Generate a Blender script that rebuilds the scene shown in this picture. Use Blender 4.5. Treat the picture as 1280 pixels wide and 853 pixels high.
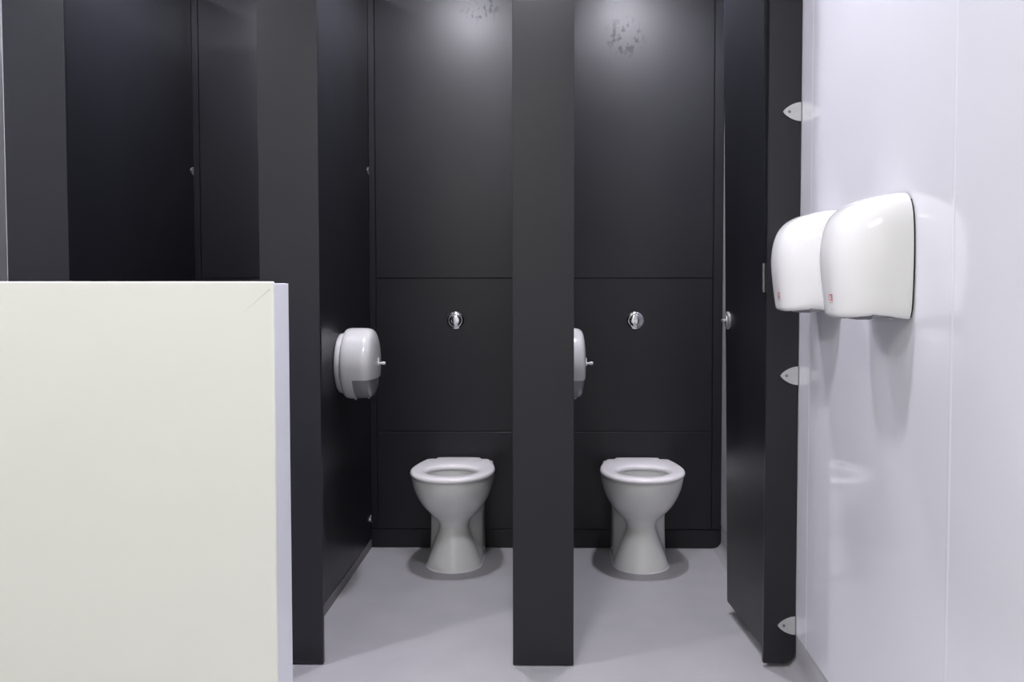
import bpy, bmesh, math
import numpy as np
from mathutils import Vector, Matrix

for o in list(bpy.data.objects):
    bpy.data.objects.remove(o, do_unlink=True)
S = bpy.context.scene
C = S.collection
R = math.radians

# ------------------------------------------------------------------ camera
cam_d = bpy.data.cameras.new('camera')
cam = bpy.data.objects.new('camera', cam_d); C.objects.link(cam)
cam_d.sensor_fit = 'HORIZONTAL'; cam_d.sensor_width = 36.0
cam_d.lens = 36.0 * 1163 / 1280
cam_d.shift_x = -39 / 1280
cam_d.shift_y = -23.5 / 1280
cam_d.clip_start = 0.02
cam.location = (0, 0, 1.22)
cam.rotation_euler = (R(90 - 2.41), 0, R(0.7))
S.camera = cam

# ------------------------------------------------------------------ world, view
w = bpy.data.worlds.new('world'); S.world = w; w.use_nodes = True
w.node_tree.nodes['Background'].inputs[0].default_value = (0.8, 0.82, 0.9, 1)
w.node_tree.nodes['Background'].inputs[1].default_value = 0.05
vs = S.view_settings
vs.view_transform = 'Standard'; vs.look = 'None'; vs.gamma = 1.0
vs.use_curve_mapping = False
vs.exposure = 0.06

CEIL = 2.70
COOL = (0.93, 0.905, 1.0)
WARM = (1.0, 1.0, 0.86)
# (x, y, radiance) of the recessed downlights
DOWNLIGHTS = [
    (-0.44, 3.42, 520, 'recessed round downlight above the cubicle with the whole roll dispenser', 'cubicle'),
    (0.375, 3.42, 520, 'recessed round downlight above the cubicle with the open door', 'cubicle'),
    (-1.24, 3.42, 520, 'recessed round downlight above the cubicle behind the white half wall', 'cubicle'),
    (-2.04, 3.42, 150, 'recessed round downlight above the cubicle beside the end wall', 'cubicle'),
    (-0.10, 2.12, 390, 'recessed round downlight over the aisle beside the hand dryers', 'aisle'),
    (-1.68, 2.06, 520, 'recessed round downlight over the white half wall', 'aisle'),
]
LED_PANEL = (-0.75, -0.35, 1.2, 0.6, 18)     # ceiling panel lamp in the room behind

YB = 4.235        # face of the duct panels at the back of the cubicles
# ------------------------------------------------------------------ materials
def nt(name):
    m = bpy.data.materials.new(name); m.use_nodes = True
    return m, m.node_tree.nodes, m.node_tree.links, m.node_tree.nodes['Principled BSDF']

def mat(name, col, rough=0.5, metal=0.0, spec=0.5, noise=0.0, nscale=20, bump=0.0, bscale=200,
        rnoise=0.0, trans=0.0, ior=1.5, coat=0.0):
    m, N, L, b = nt(name)
    b.inputs['Base Color'].default_value = (*col, 1)
    b.inputs['Roughness'].default_value = rough
    b.inputs['Metallic'].default_value = metal
    b.inputs['Specular IOR Level'].default_value = spec
    b.inputs['IOR'].default_value = ior
    b.inputs['Transmission Weight'].default_value = trans
    b.inputs['Coat Weight'].default_value = coat
    tc = N.new('ShaderNodeTexCoord')
    if noise:
        n = N.new('ShaderNodeTexNoise'); n.inputs['Scale'].default_value = nscale; n.inputs['Detail'].default_value = 5
        L.new(tc.outputs['Object'], n.inputs['Vector'])
        r = N.new('ShaderNodeMapRange')
        r.inputs['From Min'].default_value = 0.3; r.inputs['From Max'].default_value = 0.7
        r.inputs['To Min'].default_value = 1 - noise; r.inputs['To Max'].default_value = 1 + noise
        L.new(n.outputs['Fac'], r.inputs['Value'])
        mx = N.new('ShaderNodeVectorMath'); mx.operation = 'SCALE'
        mx.inputs[0].default_value = col
        L.new(r.outputs['Result'], mx.inputs['Scale'])
        L.new(mx.outputs['Vector'], b.inputs['Base Color'])
    if rnoise:
        n2 = N.new('ShaderNodeTexNoise'); n2.inputs['Scale'].default_value = 3.5; n2.inputs['Detail'].default_value = 4
        L.new(tc.outputs['Object'], n2.inputs['Vector'])
        r2 = N.new('ShaderNodeMapRange')
        r2.inputs['From Min'].default_value = 0.3; r2.inputs['From Max'].default_value = 0.7
        r2.inputs['To Min'].default_value = rough - rnoise; r2.inputs['To Max'].default_value = rough + rnoise
        L.new(n2.outputs['Fac'], r2.inputs['Value']); L.new(r2.outputs['Result'], b.inputs['Roughness'])
    if bump:
        n3 = N.new('ShaderNodeTexNoise'); n3.inputs['Scale'].default_value = bscale
        L.new(tc.outputs['Object'], n3.inputs['Vector'])
        bp = N.new('ShaderNodeBump'); bp.inputs['Strength'].default_value = bump; bp.inputs['Distance'].default_value = 0.001
        L.new(n3.outputs['Fac'], bp.inputs['Height']); L.new(bp.outputs['Normal'], b.inputs['Normal'])
    return m

def emis(name, col, strength):
    m, N, L, b = nt(name)
    b.inputs['Base Color'].default_value = (*col, 1)
    b.inputs['Emission Color'].default_value = (*col, 1)
    b.inputs['Emission Strength'].default_value = strength
    return m

M = {}
M['laminate'] = mat('charcoal_laminate', (0.0088, 0.0092, 0.0130), 0.38, spec=0.46, noise=0.06, nscale=3, bump=0.05, bscale=900, rnoise=0.02)
M['dark'] = mat('black_gap', (0.006, 0.006, 0.007), 0.6)
M['floor'] = mat('grey_vinyl', (0.405, 0.399, 0.417), 0.42, noise=0.05, nscale=5, bump=0.06, bscale=500, rnoise=0.04)
M['cove'] = mat('grey_vinyl_cove', (0.36, 0.355, 0.37), 0.42, noise=0.04, nscale=6, bump=0.06, bscale=500)
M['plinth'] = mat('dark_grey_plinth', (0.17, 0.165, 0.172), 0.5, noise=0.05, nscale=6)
M['edge'] = mat('grey_edge_strip', (0.45, 0.45, 0.47), 0.4, noise=0.02)
M['left'] = mat('pale_grey_paint', (0.58, 0.58, 0.61), 0.6, noise=0.02, nscale=2, bump=0.05)
M['gloss'] = mat('gloss_white_panel', (0.71, 0.71, 0.755), 0.06, spec=0.5, noise=0.012, nscale=1.5)
M['strip'] = mat('white_pvc_strip', (0.74, 0.74, 0.785), 0.12, noise=0.01)
M['paint'] = mat('white_paint', (0.86, 0.86, 0.86), 0.7, noise=0.02, nscale=2, bump=0.05)
M['ivory'] = mat('ivory_panel', (0.84, 0.845, 0.80), 0.35, noise=0.012, nscale=2.2)
M['endcap'] = mat('white_end_panel', (0.87, 0.88, 0.94), 0.35, noise=0.01)
M['crease'] = mat('grey_crease', (0.52, 0.52, 0.49), 0.5, noise=0.05)
M['ceramic'] = mat('white_ceramic', (0.90, 0.905, 0.89), 0.14, coat=0.3, noise=0.01)
M['seat'] = mat('seat_plastic', (0.93, 0.91, 0.93), 0.25, noise=0.01)
M['plastic'] = mat('white_plastic', (0.66, 0.66, 0.66), 0.16, noise=0.008)
M['dryer'] = mat('white_enamel', (0.86, 0.86, 0.855), 0.10, coat=0.4, noise=0.006)
M['smoke'] = mat('smoked_plastic', (0.26, 0.265, 0.28), 0.18, noise=0.04, nscale=8)
M['chrome'] = mat('chrome', (0.70, 0.70, 0.72), 0.06, metal=1.0, noise=0.01)
M['satin'] = mat('satin_steel', (0.58, 0.59, 0.58), 0.38, metal=0.75, noise=0.05, nscale=60)
M['steel_dark'] = mat('dark_screw_steel', (0.22, 0.22, 0.22), 0.4, metal=0.9, noise=0.05, nscale=60)
M['greyplastic'] = mat('grey_plastic', (0.22, 0.22, 0.25), 0.35, noise=0.03)
M['red'] = mat('red_print', (0.66, 0.045, 0.055), 0.4, noise=0.02)
M['greyprint'] = mat('grey_print', (0.35, 0.35, 0.40), 0.4, noise=0.02)

def smudged(name, cx, cz, seed):
    """charcoal laminate with dull, dried splash marks round one spot of the panel (object space)"""
    m = M['laminate'].copy(); m.name = name
    N = m.node_tree.nodes; L = m.node_tree.links; b = N['Principled BSDF']
    tc = N.new('ShaderNodeTexCoord')
    mp = N.new('ShaderNodeMapping'); mp.inputs['Location'].default_value = (-cx, -YB, -cz)
    L.new(tc.outputs['Object'], mp.inputs['Vector'])
    ln = N.new('ShaderNodeVectorMath'); ln.operation = 'LENGTH'
    L.new(mp.outputs['Vector'], ln.inputs[0])
    fall = N.new('ShaderNodeMapRange'); fall.inputs['From Min'].default_value = 0.055; fall.inputs['From Max'].default_value = 0.105
    fall.inputs['To Min'].default_value = 1; fall.inputs['To Max'].default_value = 0
    L.new(ln.outputs['Value'], fall.inputs['Value'])
    n = N.new('ShaderNodeTexNoise'); n.noise_dimensions = '4D'; n.inputs['W'].default_value = seed
    n.inputs['Scale'].default_value = 52; n.inputs['Detail'].default_value = 2
    st = N.new('ShaderNodeMapping'); st.inputs['Scale'].default_value = (1, 1, 0.6)
    L.new(mp.outputs['Vector'], st.inputs['Vector']); L.new(st.outputs['Vector'], n.inputs['Vector'])
    th = N.new('ShaderNodeMapRange'); th.inputs['From Min'].default_value = 0.53; th.inputs['From Max'].default_value = 0.63
    L.new(n.outputs['Fac'], th.inputs['Value'])
    mu = N.new('ShaderNodeMath'); mu.operation = 'MULTIPLY'
    L.new(th.outputs['Result'], mu.inputs[0]); L.new(fall.outputs['Result'], mu.inputs[1])
    sp = N.new('ShaderNodeMapRange'); sp.inputs['To Min'].default_value = 0.46; sp.inputs['To Max'].default_value = 0.25
    L.new(mu.outputs['Value'], sp.inputs['Value']); L.new(sp.outputs['Result'], b.inputs['Specular IOR Level'])
    return m

# ------------------------------------------------------------------ helpers
def obj(name, bm, m, parent=None, smooth=False, loc=None, auto=None):
    me = bpy.data.meshes.new(name)
    bmesh.ops.recalc_face_normals(bm, faces=bm.faces)
    bm.to_mesh(me); bm.free()
    if m: me.materials.append(m)
    if smooth:
        me.polygons.foreach_set('use_smooth', [True] * len(me.polygons))
        if auto: me.set_sharp_from_angle(angle=R(auto))
    o = bpy.data.objects.new(name, me); C.objects.link(o)
    if loc is not None: o.location = loc
    if parent is not None: o.parent = parent
    return o

def tag(o, label, cat, group=None):
    o['label'] = label; o['category'] = cat
    if group: o['group'] = group
    return o

def struct(o):
    o['kind'] = 'structure'; return o

def thing(name, label, cat, loc=(0, 0, 0), rz=0.0, group=None):
    o = bpy.data.objects.new(name, None); C.objects.link(o)
    o.location = loc; o.rotation_euler = (0, 0, rz); o.empty_display_size = 0.05
    return tag(o, label, cat, group)

def copy_tree(o, parent=None):
    c = o.copy(); C.objects.link(c)
    if parent is not None: c.parent = parent
    for ch in [x for x in C.objects if x.parent == o]:
        copy_tree(ch, c)
    return c

def box(x0, x1, y0, y1, z0, z1, bev=0.0, seg=2):
    bm = bmesh.new()
    bmesh.ops.create_cube(bm, size=1)
    for v in bm.verts:
        v.co = Vector(((x0 + x1) / 2 + v.co.x * (x1 - x0), (y0 + y1) / 2 + v.co.y * (y1 - y0), (z0 + z1) / 2 + v.co.z * (z1 - z0)))
    if bev:
        bmesh.ops.bevel(bm, geom=list(bm.edges), offset=bev, segments=seg, affect='EDGES', profile=0.5)
    return bm

def prism(pts, axis, a, b, bev=0.0, seg=2):
    """extrude a 2-D outline along an axis; pts are the two other coordinates in x,y,z order"""
    bm = bmesh.new()
    def P(p, t):
        return {'x': (t, p[0], p[1]), 'y': (p[0], t, p[1]), 'z': (p[0], p[1], t)}[axis]
    A = [bm.verts.new(P(p, a)) for p in pts]; B = [bm.verts.new(P(p, b)) for p in pts]
    bm.faces.new(A); bm.faces.new(B[::-1])
    n = len(pts)
    for i in range(n):
        bm.faces.new((A[i], B[i], B[(i + 1) % n], A[(i + 1) % n]))
    if bev:
        ed = [e for e in bm.edges if any(len(f.verts) > 4 or f.verts[:] in (A, B) for f in e.link_faces)]
        bmesh.ops.bevel(bm, geom=ed, offset=bev, segments=seg, affect='EDGES', profile=0.5)
    return bm

def lathe(prof, axis='z', n=48, cap=True):
    """prof: (radius, height) list, turned round the axis"""
    bm = bmesh.new(); rings = []
    def P(r, h, t):
        c, s = r * math.cos(t), r * math.sin(t)
        return {'z': (c, s, h), 'x': (h, c, s), 'y': (c, h, s)}[axis]
    for r, h in prof:
        if r < 1e-6: rings.append([bm.verts.new(P(0, h, 0))])
        else: rings.append([bm.verts.new(P(r, h, 2 * math.pi * i / n)) for i in range(n)])
    for A, B in zip(rings, rings[1:]):
        for i in range(n):
            j = (i + 1) % n
            if len(A) == 1 and len(B) > 1: bm.faces.new((A[0], B[i], B[j]))
            elif len(B) == 1 and len(A) > 1: bm.faces.new((A[i], A[j], B[0]))
            elif len(A) > 1: bm.faces.new((A[i], A[j], B[j], B[i]))
    if cap:
        for A in (rings[0], rings[-1]):
            if len(A) > 1: bm.faces.new(A)
    return bm

def loft(rings, cap0=True, cap1=True):
    bm = bmesh.new()
    V = [[bm.verts.new(p) for p in r] for r in rings]
    n = len(V[0])
    for A, B in zip(V, V[1:]):
        for i in range(n):
            j = (i + 1) % n
            bm.faces.new((A[i], A[j], B[j], B[i]))
    if cap0: bm.faces.new(V[0])
    if cap1: bm.faces.new(V[-1])
    return bm

def smooth_table(tab, n):
    """Catmull-Rom resampling of rows of numbers, monotone in the first column"""
    t = np.array(tab, float); k = len(t); out = []
    for u in np.linspace(0, k - 1, n):
        i = min(int(u), k - 2); f = u - i
        p0, p1, p2, p3 = t[max(i - 1, 0)], t[i], t[i + 1], t[min(i + 2, k - 1)]
        out.append(0.5 * (2 * p1 + (p2 - p0) * f + (2 * p0 - 5 * p1 + 4 * p2 - p3) * f * f + (3 * p1 - p0 - 3 * p2 + p3) * f ** 3))
    return out

# ------------------------------------------------------------------ the setting
XW = 0.765        # face of the right wall
XL = -2.43        # face of the left wall
YB = 4.235        # face of the duct panels
YF = -1.70        # wall behind the camera
PF = 2.914        # front face of the pilasters

struct(obj('floor', box(XL - 0.1, XW + 0.1, YF - 0.1, YB + 0.2, -0.08, 0.0), M['floor']))
struct(obj('ceiling', box(XL - 0.1, XW + 0.1, YF - 0.1, YB + 0.2, CEIL, CEIL + 0.08), M['paint']))
struct(obj('wall_left', box(XL - 0.1, XL, YF - 0.1, YB + 0.2, 0, CEIL), M['left']))
struct(obj('wall_front', box(XL, XW + 0.1, YF - 0.1, YF, 0, CEIL), M['paint']))

# right wall: glossy cladding sheets, joint strips, coved vinyl skirting
wr = struct(obj('wall_right', box(XW + 0.008, XW + 0.1, YF, YB + 0.2, 0, CEIL), M['strip']))
joints = [0.80, 1.80, 2.80]
edges = [YF] + joints + [YB + 0.05]
for a, b_ in zip(edges, edges[1:]):
    obj('wall_panel', box(XW, XW + 0.0079, a + 0.002, b_ - 0.002, 0.106, CEIL - 0.001, 0.001, 1), M['gloss'], wr)
for j in joints:
    pts = [(XW, j - 0.007), (XW - 0.0006, j - 0.005), (XW - 0.0008, j), (XW - 0.0006, j + 0.005), (XW, j + 0.007)]
    obj('joint_strip', prism(pts, 'z', 0.106, CEIL - 0.001), M['strip'], wr)
prof = [(XW + 0.0079, 0.105), (XW + 0.003, 0.105), (XW + 0.002, 0.103)]
rad = 0.036
for i in range(9):
    t = math.pi / 2 * i / 8
    prof.append((XW + 0.002 - rad + rad * math.cos(t), rad - rad * math.sin(t) + 0.0008))
prof += [(XW - rad, 0.0), (XW + 0.0079, 0.0)]
struct(obj('baseboard_right', prism(prof, 'y', YF, YB + 0.05), M['cove'], smooth=True, auto=50))

# back wall: carcass with duct panels
wb = struct(obj('wall_back', box(XL - 0.1, XW + 0.008, YB + 0.010, YB + 0.2, 0, CEIL), M['dark']))
PIL = [(-1.722, -1.528), (-0.926, -0.738), (-0.132, 0.061)]       # the three wide pilasters
PART = [(-1.662, -1.642), (-0.864, -0.844), (-0.048, -0.028)]     # partitions behind them (left face, right face)
cells = [(XL, PART[0][0]), (PART[0][1], PART[1][0]), (PART[1][1], PART[2][0]), (PART[2][1], XW)]
G = 0.0022
for k, (a, b_) in enumerate(cells):
    pa, pb = a + 0.030, b_ - 0.046
    last = (k == 3)
    obj('stile', box(a + 0.001, pa - G, YB, YB + 0.0099, 0.088 + G, CEIL - 0.001, 0.0008, 1), M['laminate'], wb)
    obj('stile', box(pb + G, b_ - (0.003 if last else 0.001), YB, YB + 0.0099, 0.088 + G, CEIL - 0.001, 0.0008, 1), M['laminate'], wb)
    for z0, z1, sm in ((0.088, 0.540, 0), (0.540, 1.242, 0), (1.242, CEIL - 0.001, 1)):
        m = M['laminate']
        if sm and k == 2: m = smudged('charcoal_laminate_spotted', -0.335, 2.47, 3.1)
        if sm and k == 3: m = smudged('charcoal_laminate_marked', 0.313, 2.325, 7.7)
        obj('duct_panel', box(pa + G, pb - G, YB, YB + 0.0099, z0 + G, z1 - G, 0.0008, 1), m, wb)
    x0, x1 = a + 0.001, b_ - (0.008 if last else 0.001)
    if last:
        r = 0.034
        pts = [(x0, 0.002), (x1 - r, 0.002)] + [(x1 - r + r * math.sin(t), 0.002 + r - r * math.cos(t)) for t in [math.pi / 2 * i / 8 for i in range(1, 9)]]
        pts += [(x1, 0.088 - G), (x0, 0.088 - G)]
        obj('plinth', prism(pts, 'y', YB + 0.0015, YB + 0.0099), M['laminate'], wb)
    else:
        obj('plinth', box(x0, x1, YB + 0.0015, YB + 0.0099, 0.002, 0.088 - G, 0.0008, 1), M['laminate'], wb)

# ------------------------------------------------------------------ leaf bracket
def leaf_outline(L=0.056, h=0.029, n=12):
    """half leaf: tip at x = -L, straight edge at x = 0 (x, z)"""
    up = []
    for i in range(n + 1):
        u = i / n
        up.append((-L + L * u, h * math.sin(math.pi / 2 * u) ** 0.72))
    return up + [(x, -z) for x, z in reversed(up[1:])]

def bracket(parent, loc, rz, sc_=1.0):
    """leaf plate standing proud of its local +(-y) face; child of a pilaster or partition"""
    pl = obj('bracket', prism(leaf_outline(), 'y', 0.0, -0.0032), M['satin'], parent, smooth=True, auto=30)
    pl.location = loc; pl.rotation_euler = (0, 0, rz)
    pl.scale = (sc_, sc_, sc_); pl['label'] = 'satin metal leaf-shaped bracket'
    obj('raised_rim', rim_bm(), M['satin'], pl, smooth=True, auto=40)
    sc = obj('screw', lathe([(0.0, 0.0), (0.0048, 0.0), (0.0048, 0.0009), (0.0036, 0.0014), (0.0014, 0.0014), (0.0010, 0.0004), (0, 0.0004)], 'y', 16, False), M['steel_dark'], pl, smooth=True, auto=40)
    sc.location = (-0.037, -0.0032, 0.0); sc.scale = (1, -1, 1)
    return pl

def rim_bm():
    o = leaf_outline(); i = [(x * 0.88 - 0.001 if x < -0.004 else x, z * 0.86) for x, z in o]
    bm = bmesh.new(); n = len(o)
    a = [bm.verts.new((p[0], -0.0032, p[1])) for p in o]; b = [bm.verts.new((p[0], -0.0044, p[1])) for p in o]
    c = [bm.verts.new((p[0], -0.0044, p[1])) for p in i]; d = [bm.verts.new((p[0], -0.0032, p[1])) for p in i]
    for k in range(n - 1):
        for A, B in ((a, b), (b, c), (c, d), (d, a)):
            bm.faces.new((A[k], A[k + 1], B[k + 1], B[k]))
    return bm

# ------------------------------------------------------------------ pilasters, partitions, door
PT = 2.53
TH = 0.020
labels = ['dark grey pilaster standing behind the white half wall, nearest the end wall',
          'dark grey pilaster just past the free end of the white half wall',
          'tall dark grey pilaster standing between the two toilets']
for (a, b_), lab in zip(PIL, labels):
    cx = (a + b_) / 2
    o = obj('cubicle_pilaster', box(a - cx, b_ - cx, 0, TH, 0.004, PT, 0.0012, 2), M['laminate'], loc=(cx, PF, 0))
    tag(o, lab, 'pilaster', 'wide pilasters between the cubicles')
    if a < -1.5:
        e = obj('edge_strip', box(a - cx - 0.0032, a - cx - 0.0002, 0.002, TH - 0.002, 0.004, 2.105, 0.0008, 1), M['edge'], o)
        e['label'] = 'pale edge strip'

t = thing('wall_pilaster', 'narrow charcoal pilaster fixed to the glossy white wall by leaf brackets', 'pilaster', (0.713, PF, 0))
x0, x1 = 0.663 - 0.713, XW - 0.002 - 0.713
r = 0.036
pts = [(x0, 0.014), (x1 - r, 0.014)] + [(x1 - r + r * math.sin(q), 0.014 + r - r * math.cos(q)) for q in [math.pi / 2 * i / 10 for i in range(1, 11)]] + [(x1, PT), (x0, PT)]
obj('panel', prism(pts, 'y', 0, TH), M['laminate'], t)
for z in (1.750, 0.930, 0.136):
    bracket(t, (x1, 0.0, z), 0)

plabels = ['charcoal cubicle partition without a dispenser, behind the white half wall',
           'charcoal cubicle partition carrying the roll dispenser that is wholly in view',
           'charcoal cubicle partition hidden behind the pilaster between the toilets']
for k, ((a, b_), lab) in enumerate(zip(PART, plabels)):
    cx = (a + b_) / 2
    t = thing('cubicle_partition', lab, 'partition', (cx, 3.6, 0.044))
    obj('panel', box(a - cx, b_ - cx, PF + TH - 3.6, YB - 3.6 - 0.001, 0, PT - 0.044, 0.001, 1), M['laminate'], t)
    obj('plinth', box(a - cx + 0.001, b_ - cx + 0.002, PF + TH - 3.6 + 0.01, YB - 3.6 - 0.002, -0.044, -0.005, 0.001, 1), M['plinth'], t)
    for z in (1.728, 0.930, 0.136):
        bracket(t, (b_ - cx, YB - 3.6 - 0.002, z - 0.044), R(90), 0.62)

# open door of the right cubicle
hx, hy, fx, fy = 0.676, 2.962, 0.640, 3.409
dl = math.hypot(fx - hx, fy - hy); ang = math.atan2(fy - hy, fx - hx)
t = thing('cubicle_door', 'charcoal cubicle door standing open beside the narrow wall pilaster', 'door', (hx, hy, 0.042), ang)
t.rotation_euler = (R(-0.80), 0, ang)       # the leaf hangs a little out of plumb
# local x along the door, +y side faces the cubicle
r = 0.008
pts = [(-0.022, 0), (dl - r, 0), (dl - r * 0.3, r * 0.3), (dl, r), (dl, 2.35), (-0.022, 2.35)]
obj('panel', prism(pts, 'y', -0.018, 0.0), M['laminate'], t)
lk = obj('lock', lathe([(0.0, 0.0), (0.032, 0.0), (0.032, 0.004), (0.029, 0.007), (0.018, 0.008), (0.017, 0.010), (0, 0.010)], 'y', 36, False), M['satin'], t, smooth=True, auto=35)
lk.location = (dl - 0.036, 0.0, 1.085 - 0.042); lk['label'] = 'round satin steel thumb-turn lock'
obj('thumb_turn', box(-0.017, 0.017, 0.010, 0.022, -0.0045, 0.0045, 0.002, 2), M['satin'], lk, smooth=True, auto=40)
for z in (0.20, 1.15, 2.10):
    hg = obj('hinge', lathe([(0, 0), (0.006, 0), (0.006, 0.09), (0, 0.09)], 'z', 16, False), M['steel_dark'], t, smooth=True, auto=40)
    hg.location = (-0.018, 0.001, z)

# ------------------------------------------------------------------ white half wall
HX, HY, HT, HZ = -0.607, 2.0, 0.120, 1.2235
t = thing('half_wall', 'low ivory white modesty wall standing in front of the cubicles', 'half wall', ((XL + HX) / 2, HY, 0))
ox = (XL + HX) / 2
obj('front_panel', box(XL + 0.001 - ox, HX - ox, 0, 0.016, 0.0, HZ, 0.004, 3), M['ivory'], t, smooth=True, auto=50)
obj('core', box(XL + 0.001 - ox, HX - 0.004 - ox, 0.016, HT - 0.004, 0.0, HZ - 0.004, 0.002, 1), M['endcap'], t)
obj('end_panel', box(HX - 0.004 - ox, HX - 0.001 - ox, 0.012, HT, 0.0, HZ - 0.0045, 0.0012, 2), M['endcap'], t)
# mitred crease running in from the upper corner of the front sheet
a = np.array([HX - 0.006 - ox, HZ - 0.016]); d = np.array([-0.067, -0.058]); nrm = np.array([0.655, -0.756]) * 0.0011
cp = [tuple(a - nrm * 0.5), tuple(a + d), tuple(a + nrm * 0.5)]
obj('crease', prism(cp, 'y', -0.0003, 0.001), M['crease'], t)

# ------------------------------------------------------------------ toilets
NP = 64
def outline(z, yf, a, yc, wr_, yr, yb=-0.004, r=0.012):
    """closed plan outline at one level, front at -y; NP points"""
    h = []
    n1 = 17
    for i in range(n1):                                   # front half ellipse
        q = math.pi / 2 * i / (n1 - 1)
        h.append((a * math.sin(q), yc + (yf - yc) * math.cos(q)))
    for i in range(1, 9):                                 # sweep out / in to the rear block
        u = i / 8; s = u * u * (3 - 2 * u)
        h.append((a + (wr_ - a) * s, yc + (yr - yc) * u))
    for i in range(1, 5):
        h.append((wr_, yr + (yb - r - yr) * i / 4))
    h.append((wr_ - r * 0.3, yb - r * 0.3)); h.append((wr_ - r, yb)); h.append((wr_ * 0.5, yb)); h.append((0.0, yb))
    left = [(-x, y) for x, y in h[1:-1]][::-1]
    return [(x, y, z) for x, y in h + left]

def ell(z, a, yf, yb, n, yc=None):
    """ellipse-like outline matched point for point with outline()"""
    pts = []
    half = n // 2
    yc = (yf + yb) / 2 if yc is None else yc
    for i in range(n):
        q = 2 * math.pi * i / n
        c, s = math.cos(q), math.sin(q)
        l = (yc - yf) if c > 0 else (yb - yc)
        pts.append((a * s, yc - l * c, z))
    return pts

#        z      yf      a      yc     wr     yr
LEV = [(0.000, -0.378, 0.118, -0.250, 0.118, -0.14),
       (0.012, -0.377, 0.117, -0.250, 0.118, -0.14),
       (0.045, -0.367, 0.106, -0.250, 0.117, -0.14),
       (0.085, -0.356, 0.092, -0.250, 0.116, -0.14),
       (0.125, -0.347, 0.076, -0.250, 0.115, -0.14),
       (0.155, -0.339, 0.066, -0.250, 0.115, -0.14),
       (0.180, -0.337, 0.063, -0.252, 0.115, -0.14),
       (0.205, -0.350, 0.073, -0.257, 0.117, -0.14),
       (0.235, -0.382, 0.101, -0.264, 0.122, -0.14),
       (0.270, -0.424, 0.130, -0.270, 0.132, -0.13),
       (0.310, -0.462, 0.152, -0.275, 0.142, -0.12),
       (0.350, -0.491, 0.167, -0.278, 0.150, -0.11),
       (0.385, -0.508, 0.1745, -0.280, 0.154, -0.10),
       (0.400, -0.512, 0.1765, -0.280, 0.155, -0.10)]

def make_toilet(label):
    t = thing('toilet', label, 'toilet', group='toilets in the open cubicles')
    rings = [outline(*row) for row in smooth_table(LEV, 44)]
    n = len(rings[0])
    top = outline(0.4075, -0.506, 0.171, -0.280, 0.150, -0.10)
    rings += [top, ell(0.4075, 0.128, -0.462, -0.21, n), ell(0.402, 0.122, -0.456, -0.215, n), ell(0.385, 0.124, -0.458, -0.21, n),
              ell(0.35, 0.128, -0.462, -0.205, n), ell(0.31, 0.118, -0.45, -0.20, n), ell(0.27, 0.098, -0.42, -0.20, n),
              ell(0.235, 0.072, -0.37, -0.205, n), ell(0.215, 0.045, -0.33, -0.22, n), ell(0.21, 0.01, -0.28, -0.26, n)]
    pan = obj('pan', loft(rings), M['ceramic'], t, smooth=True, auto=48)
    ob = [outline(z_, -0.378 - e_, 0.118 + e_, -0.250, 0.118 + e_, -0.14) for z_, e_ in ((0.0, 0.004), (0.0025, 0.0035), (0.005, 0.0005), (0.005, -0.004), (0.0, -0.004))]
    sl = obj('sealant', loft(ob + ob[:1], False, False), M['seat'], t, smooth=True, auto=60); sl['label'] = 'white sealant bead round the foot'
    # water in the bowl
    obj('water', loft([ell(0.238, 0.072, -0.37, -0.205, 40), ell(0.240, 0.073, -0.372, -0.204, 40)]), M['water'], t)
    # fixing bolt caps at the floor
    for s in (-1, 1):
        bc = obj('bolt_cap', lathe([(0, 0), (0.011, 0), (0.010, 0.005), (0.006, 0.009), (0, 0.010)], 'x', 16, False), M['seat'], t, smooth=True)
        bc.location = (s * 0.1165, -0.115, 0.035); bc.scale = (s * 0.4, 0.7, 0.7)
    # seat ring: straight-backed outline, rounded section
    def so(e, z):
        h = []
        a = 0.1795 - e; yf = -0.524 + e; yc = -0.292
        for i in range(17):
            q = math.pi / 2 * i / 16
            h.append((a * math.sin(q) ** 0.94, yc + (yf - yc) * math.cos(q) ** 0.94))
        for i in range(1, 10):                             # sides draw in towards the back
            u = i / 9
            h.append((a - (0.036) * u ** 1.7, yc + (-0.085 - e * 0.5 - yc) * u))
        xs = a - 0.036
        h += [(xs - 0.006, -0.078 - e), (xs - 0.020, -0.074 - e), (0.104 - e, -0.073 - e), (0.101 - e, -0.040 - e), (0.05, -0.036 - e), (0.0, -0.036 - e)]
        left = [(-x, y) for x, y in h[1:-1]][::-1]
        return [(x, y, z) for x, y in h + left]
    n = len(so(0, 0))
    def hole(e, z): return ell(z, 0.108 + e, -0.452 - e, -0.228 + e, n)
    zb, zt = 0.4095, 0.4315
    rg = [hole(0.004, zb), so(0.006, zb), so(0.0015, zb + 0.003), so(0.0, zb + 0.009), so(0.002, zb + 0.016), so(0.008, zt - 0.002), so(0.018, zt),
          hole(0.020, zt), hole(0.008, zt - 0.003), hole(0.001, zt - 0.010), hole(0.001, zb + 0.004), hole(0.004, zb)]
    bm = loft(rg, False, False)
    bmesh.ops.remove_doubles(bm, verts=bm.verts, dist=1e-5)
    st = obj('seat', bm, M['seat'], t, smooth=True, auto=60); st['label'] = 'open white plastic toilet seat'
    for s in (-1, 1):
        for yy in (-0.42, -0.16):
            bf = obj('buffer', box(s * 0.125 - 0.014, s * 0.125 + 0.014, yy - 0.006, yy + 0.006, 0.4072, zb + 0.002, 0.0008, 1), M['seat'], st)
    hb = obj('hinge_bar', lathe([(0, -0.095), (0.008, -0.095), (0.008, 0.095), (0, 0.095)], 'x', 16, False), M['seat'], st, smooth=True, auto=40)
    hb.location = (0, -0.040, 0.4165)
    return t

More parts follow.
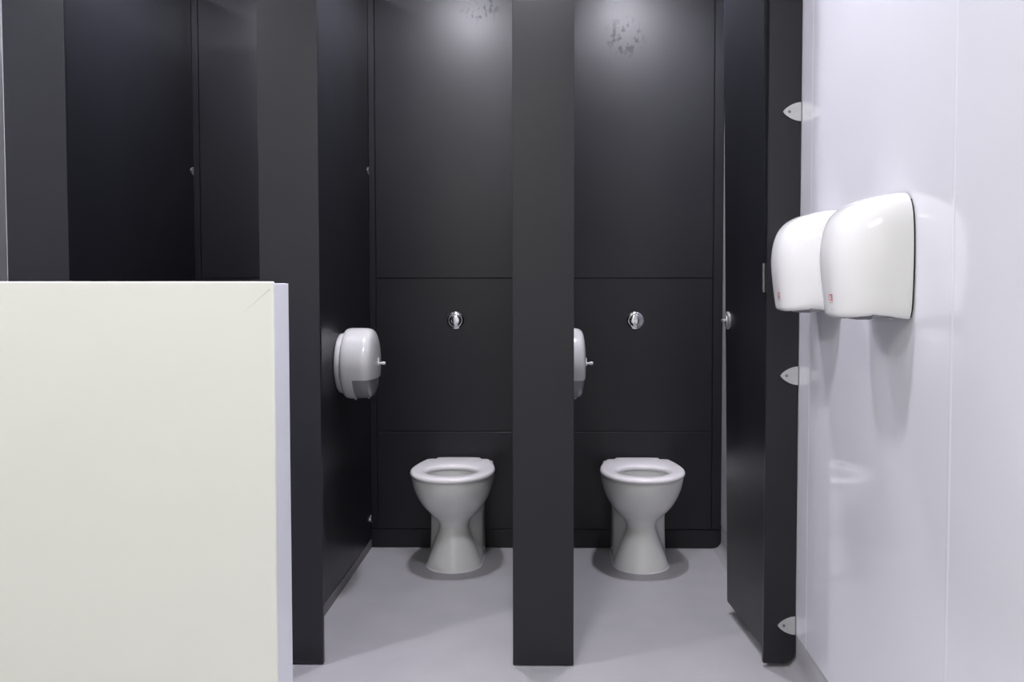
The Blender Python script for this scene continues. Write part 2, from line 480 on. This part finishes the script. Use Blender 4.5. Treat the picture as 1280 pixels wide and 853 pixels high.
M['water'] = mat('toilet_water', (0.55, 0.57, 0.57), 0.02, noise=0.01)
t1 = make_toilet('white toilet below the flush button, between partition with roll dispenser and wide pilaster')
t1.location = (-0.434, YB, 0)
t2 = copy_tree(t1); t2.location = (0.374, YB, 0)
t2['label'] = 'white toilet nearest the open charcoal cubicle door'

# ------------------------------------------------------------------ flush buttons
def make_flush(label):
    t = thing('flush_button', label, 'flush button', group='chrome flush buttons on the duct panels')
    obj('bezel', lathe([(0.0, 0.0), (0.0385, 0.0), (0.040, -0.0012), (0.0385, -0.0030), (0.034, -0.0062), (0.031, -0.0068), (0.030, -0.004), (0.0, -0.004)], 'y', 48, False), M['chrome'], t, smooth=True, auto=60)
    for s, f in ((-1, 0.22), (1, 0.78)):
        bm = lathe([(0.0285, -0.0035), (0.0285, -0.0075), (0.026, -0.0105), (0.016, -0.0125), (0.0, -0.013)], 'y', 48, False)
        res = bmesh.ops.bisect_plane(bm, geom=bm.verts[:] + bm.edges[:] + bm.faces[:], plane_co=(-0.004 + 0.0008 * s, 0, 0), plane_no=(s, 0, 0), clear_inner=True)
        cut = [e for e in res['geom_cut'] if isinstance(e, bmesh.types.BMEdge)]
        ends = [v for v in res['geom_cut'] if isinstance(v, bmesh.types.BMVert)]
        bmesh.ops.holes_fill(bm, edges=[e for e in bm.edges if e.is_boundary], sides=200)
        obj('push_button', bm, M['chrome'], t, smooth=True, auto=60)
    return t
f1 = make_flush('round chrome flush button above the toilet beside the roll dispenser partition')
f1.location = (-0.452, YB, 1.050)
f2 = copy_tree(f1); f2.location = (0.367, YB, 1.050)
f2['label'] = 'round chrome flush button above the toilet nearest the open door'

# ------------------------------------------------------------------ toilet roll dispensers (axis along +x, wall at x = 0)
def make_dispenser(label):
    t = thing('roll_dispenser', label, 'dispenser', group='white toilet roll dispensers on the partitions')
    Rr = 0.139
    obj('back_plate', lathe([(0.0, 0.0005), (0.112, 0.0005), (0.117, 0.006), (0.119, 0.016), (0.119, 0.024), (0.117, 0.027), (0.0, 0.027)], 'x', 64, False), M['plastic'], t, smooth=True, auto=50)
    prof = [(0.0, 0.026), (0.126, 0.026), (0.133, 0.029), (0.137, 0.036), (Rr, 0.050), (Rr, 0.085), (0.1385, 0.105), (0.137, 0.118), (0.1325, 0.129), (0.125, 0.136), (0.112, 0.141), (0.090, 0.1455), (0.06, 0.1485), (0.03, 0.150), (0.0, 0.1505)]
    bm = lathe(prof, 'x', 72, False)
    for co, no in (((0, 0, -0.056), (0, 0, 1)), ((0.074, 0, 0), (1, 0, 0))):
        bmesh.ops.bisect_plane(bm, geom=bm.verts[:] + bm.edges[:] + bm.faces[:], plane_co=co, plane_no=no)
    win = bm.copy()
    inside = lambda f: f.calc_center_median().z < -0.056 and f.calc_center_median().x > 0.074
    bmesh.ops.delete(bm, geom=[f for f in bm.faces if inside(f)], context='FACES')
    bmesh.ops.delete(win, geom=[f for f in win.faces if not inside(f)], context='FACES')
    cv = obj('cover', bm, M['plastic'], t, smooth=True, auto=40)
    for v in win.verts:
        v.co.x -= 0.0016; q = Vector((0, v.co.y, v.co.z)); k = (q.length - 0.0016) / q.length
        v.co.y *= k; v.co.z *= k
    wn = obj('window', win, M['smoke'], t, smooth=True, auto=40); wn['label'] = 'smoked grey window in the lower front of the cover'
    for n_, y_ in ((0.066, -0.02), (0.110, 0.02)):
        cl = obj('tear_tooth', box(n_ - 0.004, n_ + 0.004, y_ - 0.006, y_ + 0.006, -Rr - 0.003, -Rr + 0.006, 0.001, 1), M['plastic'], t)
    ky = obj('key', lathe([(0, 0.148), (0.010, 0.148), (0.010, 0.1530), (0.0045, 0.154), (0.0040, 0.162), (0.0060, 0.166), (0.0070, 0.174), (0.005, 0.179), (0, 0.180)], 'x', 20, False), M['plastic'], t, smooth=True, auto=50)
    obj('key_tab', box(0.150, 0.155, -0.0025, 0.0025, -0.010, 0.022, 0.001, 1), M['plastic'], ky)
    return t
d1 = make_dispenser('white round toilet roll dispenser wholly in view on its partition')
d1.location = (PART[1][1], 3.640, 0.905)
d2 = copy_tree(d1); d2.location = (PART[2][1] + 0.0, 3.640, 0.905)
d2['label'] = 'white round toilet roll dispenser half hidden by the pilaster between the toilets'

# ------------------------------------------------------------------ hand dryers (wall at x = 0, body towards -x, origin at bottom centre)
#         z      depth  half width
DRY = [(0.000, 0.138, 0.1200), (0.006, 0.147, 0.1270), (0.020, 0.150, 0.1330), (0.050, 0.1545, 0.1370), (0.095, 0.160, 0.1400), (0.140, 0.1630, 0.1410),
       (0.180, 0.1590, 0.1395), (0.212, 0.149, 0.1360), (0.236, 0.133, 0.1300), (0.254, 0.110, 0.1200), (0.266, 0.080, 0.1060), (0.273, 0.047, 0.0880), (0.2755, 0.016, 0.0680)]
def plan(d, hw, n=41, ex=2.9, gap=0.004):
    pts = []; d = max(d * 0.935, gap + 0.006)
    for i in range(n):
        q = math.pi * i / (n - 1)
        c, s = math.cos(q), math.sin(q)
        y = hw * math.copysign(abs(c) ** (2 / ex), c)
        x = -gap - (d - gap) * abs(s) ** (2 / 2.3)
        pts.append((x, y))
    return pts
DRYS = smooth_table(DRY, 40)
def dry_at(z):
    zs = [r_[0] for r_ in DRYS]
    return np.interp(z, zs, [r_[1] for r_ in DRYS]), np.interp(z, zs, [r_[2] for r_ in DRYS])
def wrap(u, z, lift=0.0006):
    """point on the cover, u metres along the plan outline measured from its near (-y) end"""
    d, hw = dry_at(z); p = plan(d, hw, 241)[::-1]
    acc = 0
    for a_, b_ in zip(p, p[1:]):
        l = math.hypot(b_[0] - a_[0], b_[1] - a_[1])
        if acc + l >= u:
            f = (u - acc) / l
            nx, ny = (b_[1] - a_[1]) / l, -(b_[0] - a_[0]) / l
            return (a_[0] + (b_[0] - a_[0]) * f - nx * lift, a_[1] + (b_[1] - a_[1]) * f - ny * lift, z)
        acc += l
    return (*p[-1], z)

def text_mesh(body, size):
    cu = bpy.data.curves.new('lettering', 'FONT'); cu.body = body; cu.size = size; cu.resolution_u = 3
    cu.offset = size * 0.012
    o = bpy.data.objects.new('lettering', cu); C.objects.link(o)
    bpy.context.view_layer.update()
    me = bpy.data.meshes.new_from_object(o.evaluated_get(bpy.context.evaluated_depsgraph_get()))
    bpy.data.objects.remove(o, do_unlink=True); bpy.data.curves.remove(cu)
    return me

def make_dryer(label):
    t = thing('hand_dryer', label, 'hand dryer', group='white hand dryers on the glossy wall')
    rings = [[(x, y, z) for x, y in plan(d, hw)] for z, d, hw in DRYS]
    bm = bmesh.new()
    V = [[bm.verts.new(p) for p in r_] for r_ in rings]
    for A, B in zip(V, V[1:]):
        for i in range(len(A) - 1):
            bm.faces.new((A[i], A[i + 1], B[i + 1], B[i]))
    bm.faces.new(V[-1])
    for row in V:                                    # lower edge arches up a little along the sides
        for v in row:
            k = max(0.0, 1 - v.co.z / 0.03)
            if k > 0 and abs(v.co.y) > 0.05:
                v.co.z += 0.0075 * k * math.sin(math.pi * min(1.0, -v.co.x / 0.135)) ** 2
    # rolled lower lip, then the recessed underside
    low = [bm.verts.new((v.co.x * 0.93 - 0.0, v.co.y * 0.95, 0.0065)) for v in V[0]]
    for i in range(len(low) - 1):
        bm.faces.new((V[0][i], V[0][i + 1], low[i + 1], low[i]))
    bm.faces.new(low)
    obj('cover', bm, M['dryer'], t, smooth=True, auto=60)
    bp = [(y * 0.985, z) for y, z in [(-dry_at(z)[1], z) for z in np.linspace(0.004, 0.2755, 16)] + [(dry_at(z)[1], z) for z in np.linspace(0.2755, 0.004, 16)]]
    obj('back_plate', prism(bp, 'x', -0.0075, -0.0003), M['dark'], t)
    obj('base', box(-0.080, -0.030, -0.112, 0.112, 0.0012, 0.0125, 0.002, 1), M['greyplastic'], t)
    nz = obj('air_nozzle', box(-0.098, -0.058, -0.050, 0.020, -0.0035, 0.012, 0.003, 2), M['greyplastic'], t, smooth=True, auto=40)
    obj('nozzle_slot', box(-0.093, -0.063, -0.044, 0.014, -0.0040, -0.002, 0.0005, 1), M['dark'], nz)
    sn = obj('sensor', box(-0.125, -0.108, -0.03, 0.0, -0.0015, 0.010, 0.002, 2), M['dark'], t)
    for y_ in (-0.095, 0.095):
        sc = obj('screw', lathe([(0, -0.001), (0.004, -0.001), (0.0055, 0.001), (0.0055, 0.009), (0, 0.009)], 'z', 14, False), M['satin'], t, smooth=True, auto=40)
        sc.location = (-0.035, y_, 0)
    # red lettering and grey line printed round the near corner of the cover
    me = text_mesh('CE', 0.021)
    bm = bmesh.new(); bm.from_mesh(me); bpy.data.meshes.remove(me)
    w_ = max(v.co.x for v in bm.verts); U0 = 0.192
    for v in bm.verts:
        v.co = Vector(wrap(U0 + (w_ - v.co.x), 0.038 + v.co.y))
    lg = obj('lettering', bm, M['red'], t); lg['label'] = 'small red lettering'
    for z0, z1, l in ((0.0325, 0.0345, 0.022), (0.0165, 0.0180, 0.012)):
        bm = bmesh.new(); prev = None
        for i in range(9):
            u = U0 + l * i / 8
            cur = (bm.verts.new(wrap(u, z0)), bm.verts.new(wrap(u, z1)))
            if prev: bm.faces.new((prev[0], cur[0], cur[1], prev[1]))
            prev = cur
        obj('printed_line', bm, M['greyprint'], t)
    return t
h1 = make_dryer('white domed hand dryer next to the joint strip, farther from the cubicles')
h1.location = (XW - 0.0002, 2.125, 1.1425)
h2 = copy_tree(h1); h2.location = (XW - 0.0002, 2.610, 1.1425)
h2['label'] = 'white domed hand dryer mounted closer to the narrow pilaster'

# ------------------------------------------------------------------ lamps
mats_l = {}
for x, y, L, lab, kind in DOWNLIGHTS:
    t = thing('downlight', lab, 'light', (x, y, CEIL), group='recessed downlights in the ceiling')
    obj('trim_ring', lathe([(0.074, -0.001), (0.078, -0.006), (0.095, -0.004), (0.097, 0.0), (0.074, 0.0), (0.074, -0.001)], 'z', 40, False), M['paint'], t, smooth=True, auto=40)
    k = (L,)
    if k not in mats_l: mats_l[k] = emis('downlight_diffuser', COOL, L)
    obj('diffuser', lathe([(0.0, -0.001), (0.072, -0.001), (0.072, -0.0002), (0, -0.0002)], 'z', 32, False), mats_l[k], t)
x, y, sx, sy, L = LED_PANEL
t = thing('panel_light', 'flat rectangular ceiling light panel in the open part of the washroom', 'light', (x, y, CEIL))
fr = obj('frame', box(-sx / 2 - 0.02, sx / 2 + 0.02, -sy / 2 - 0.02, sy / 2 + 0.02, -0.012, -0.0005, 0.002, 1), M['paint'], t)
obj('diffuser', box(-sx / 2, sx / 2, -sy / 2, sy / 2, -0.014, -0.0125), emis('panel_diffuser', WARM, L), t)
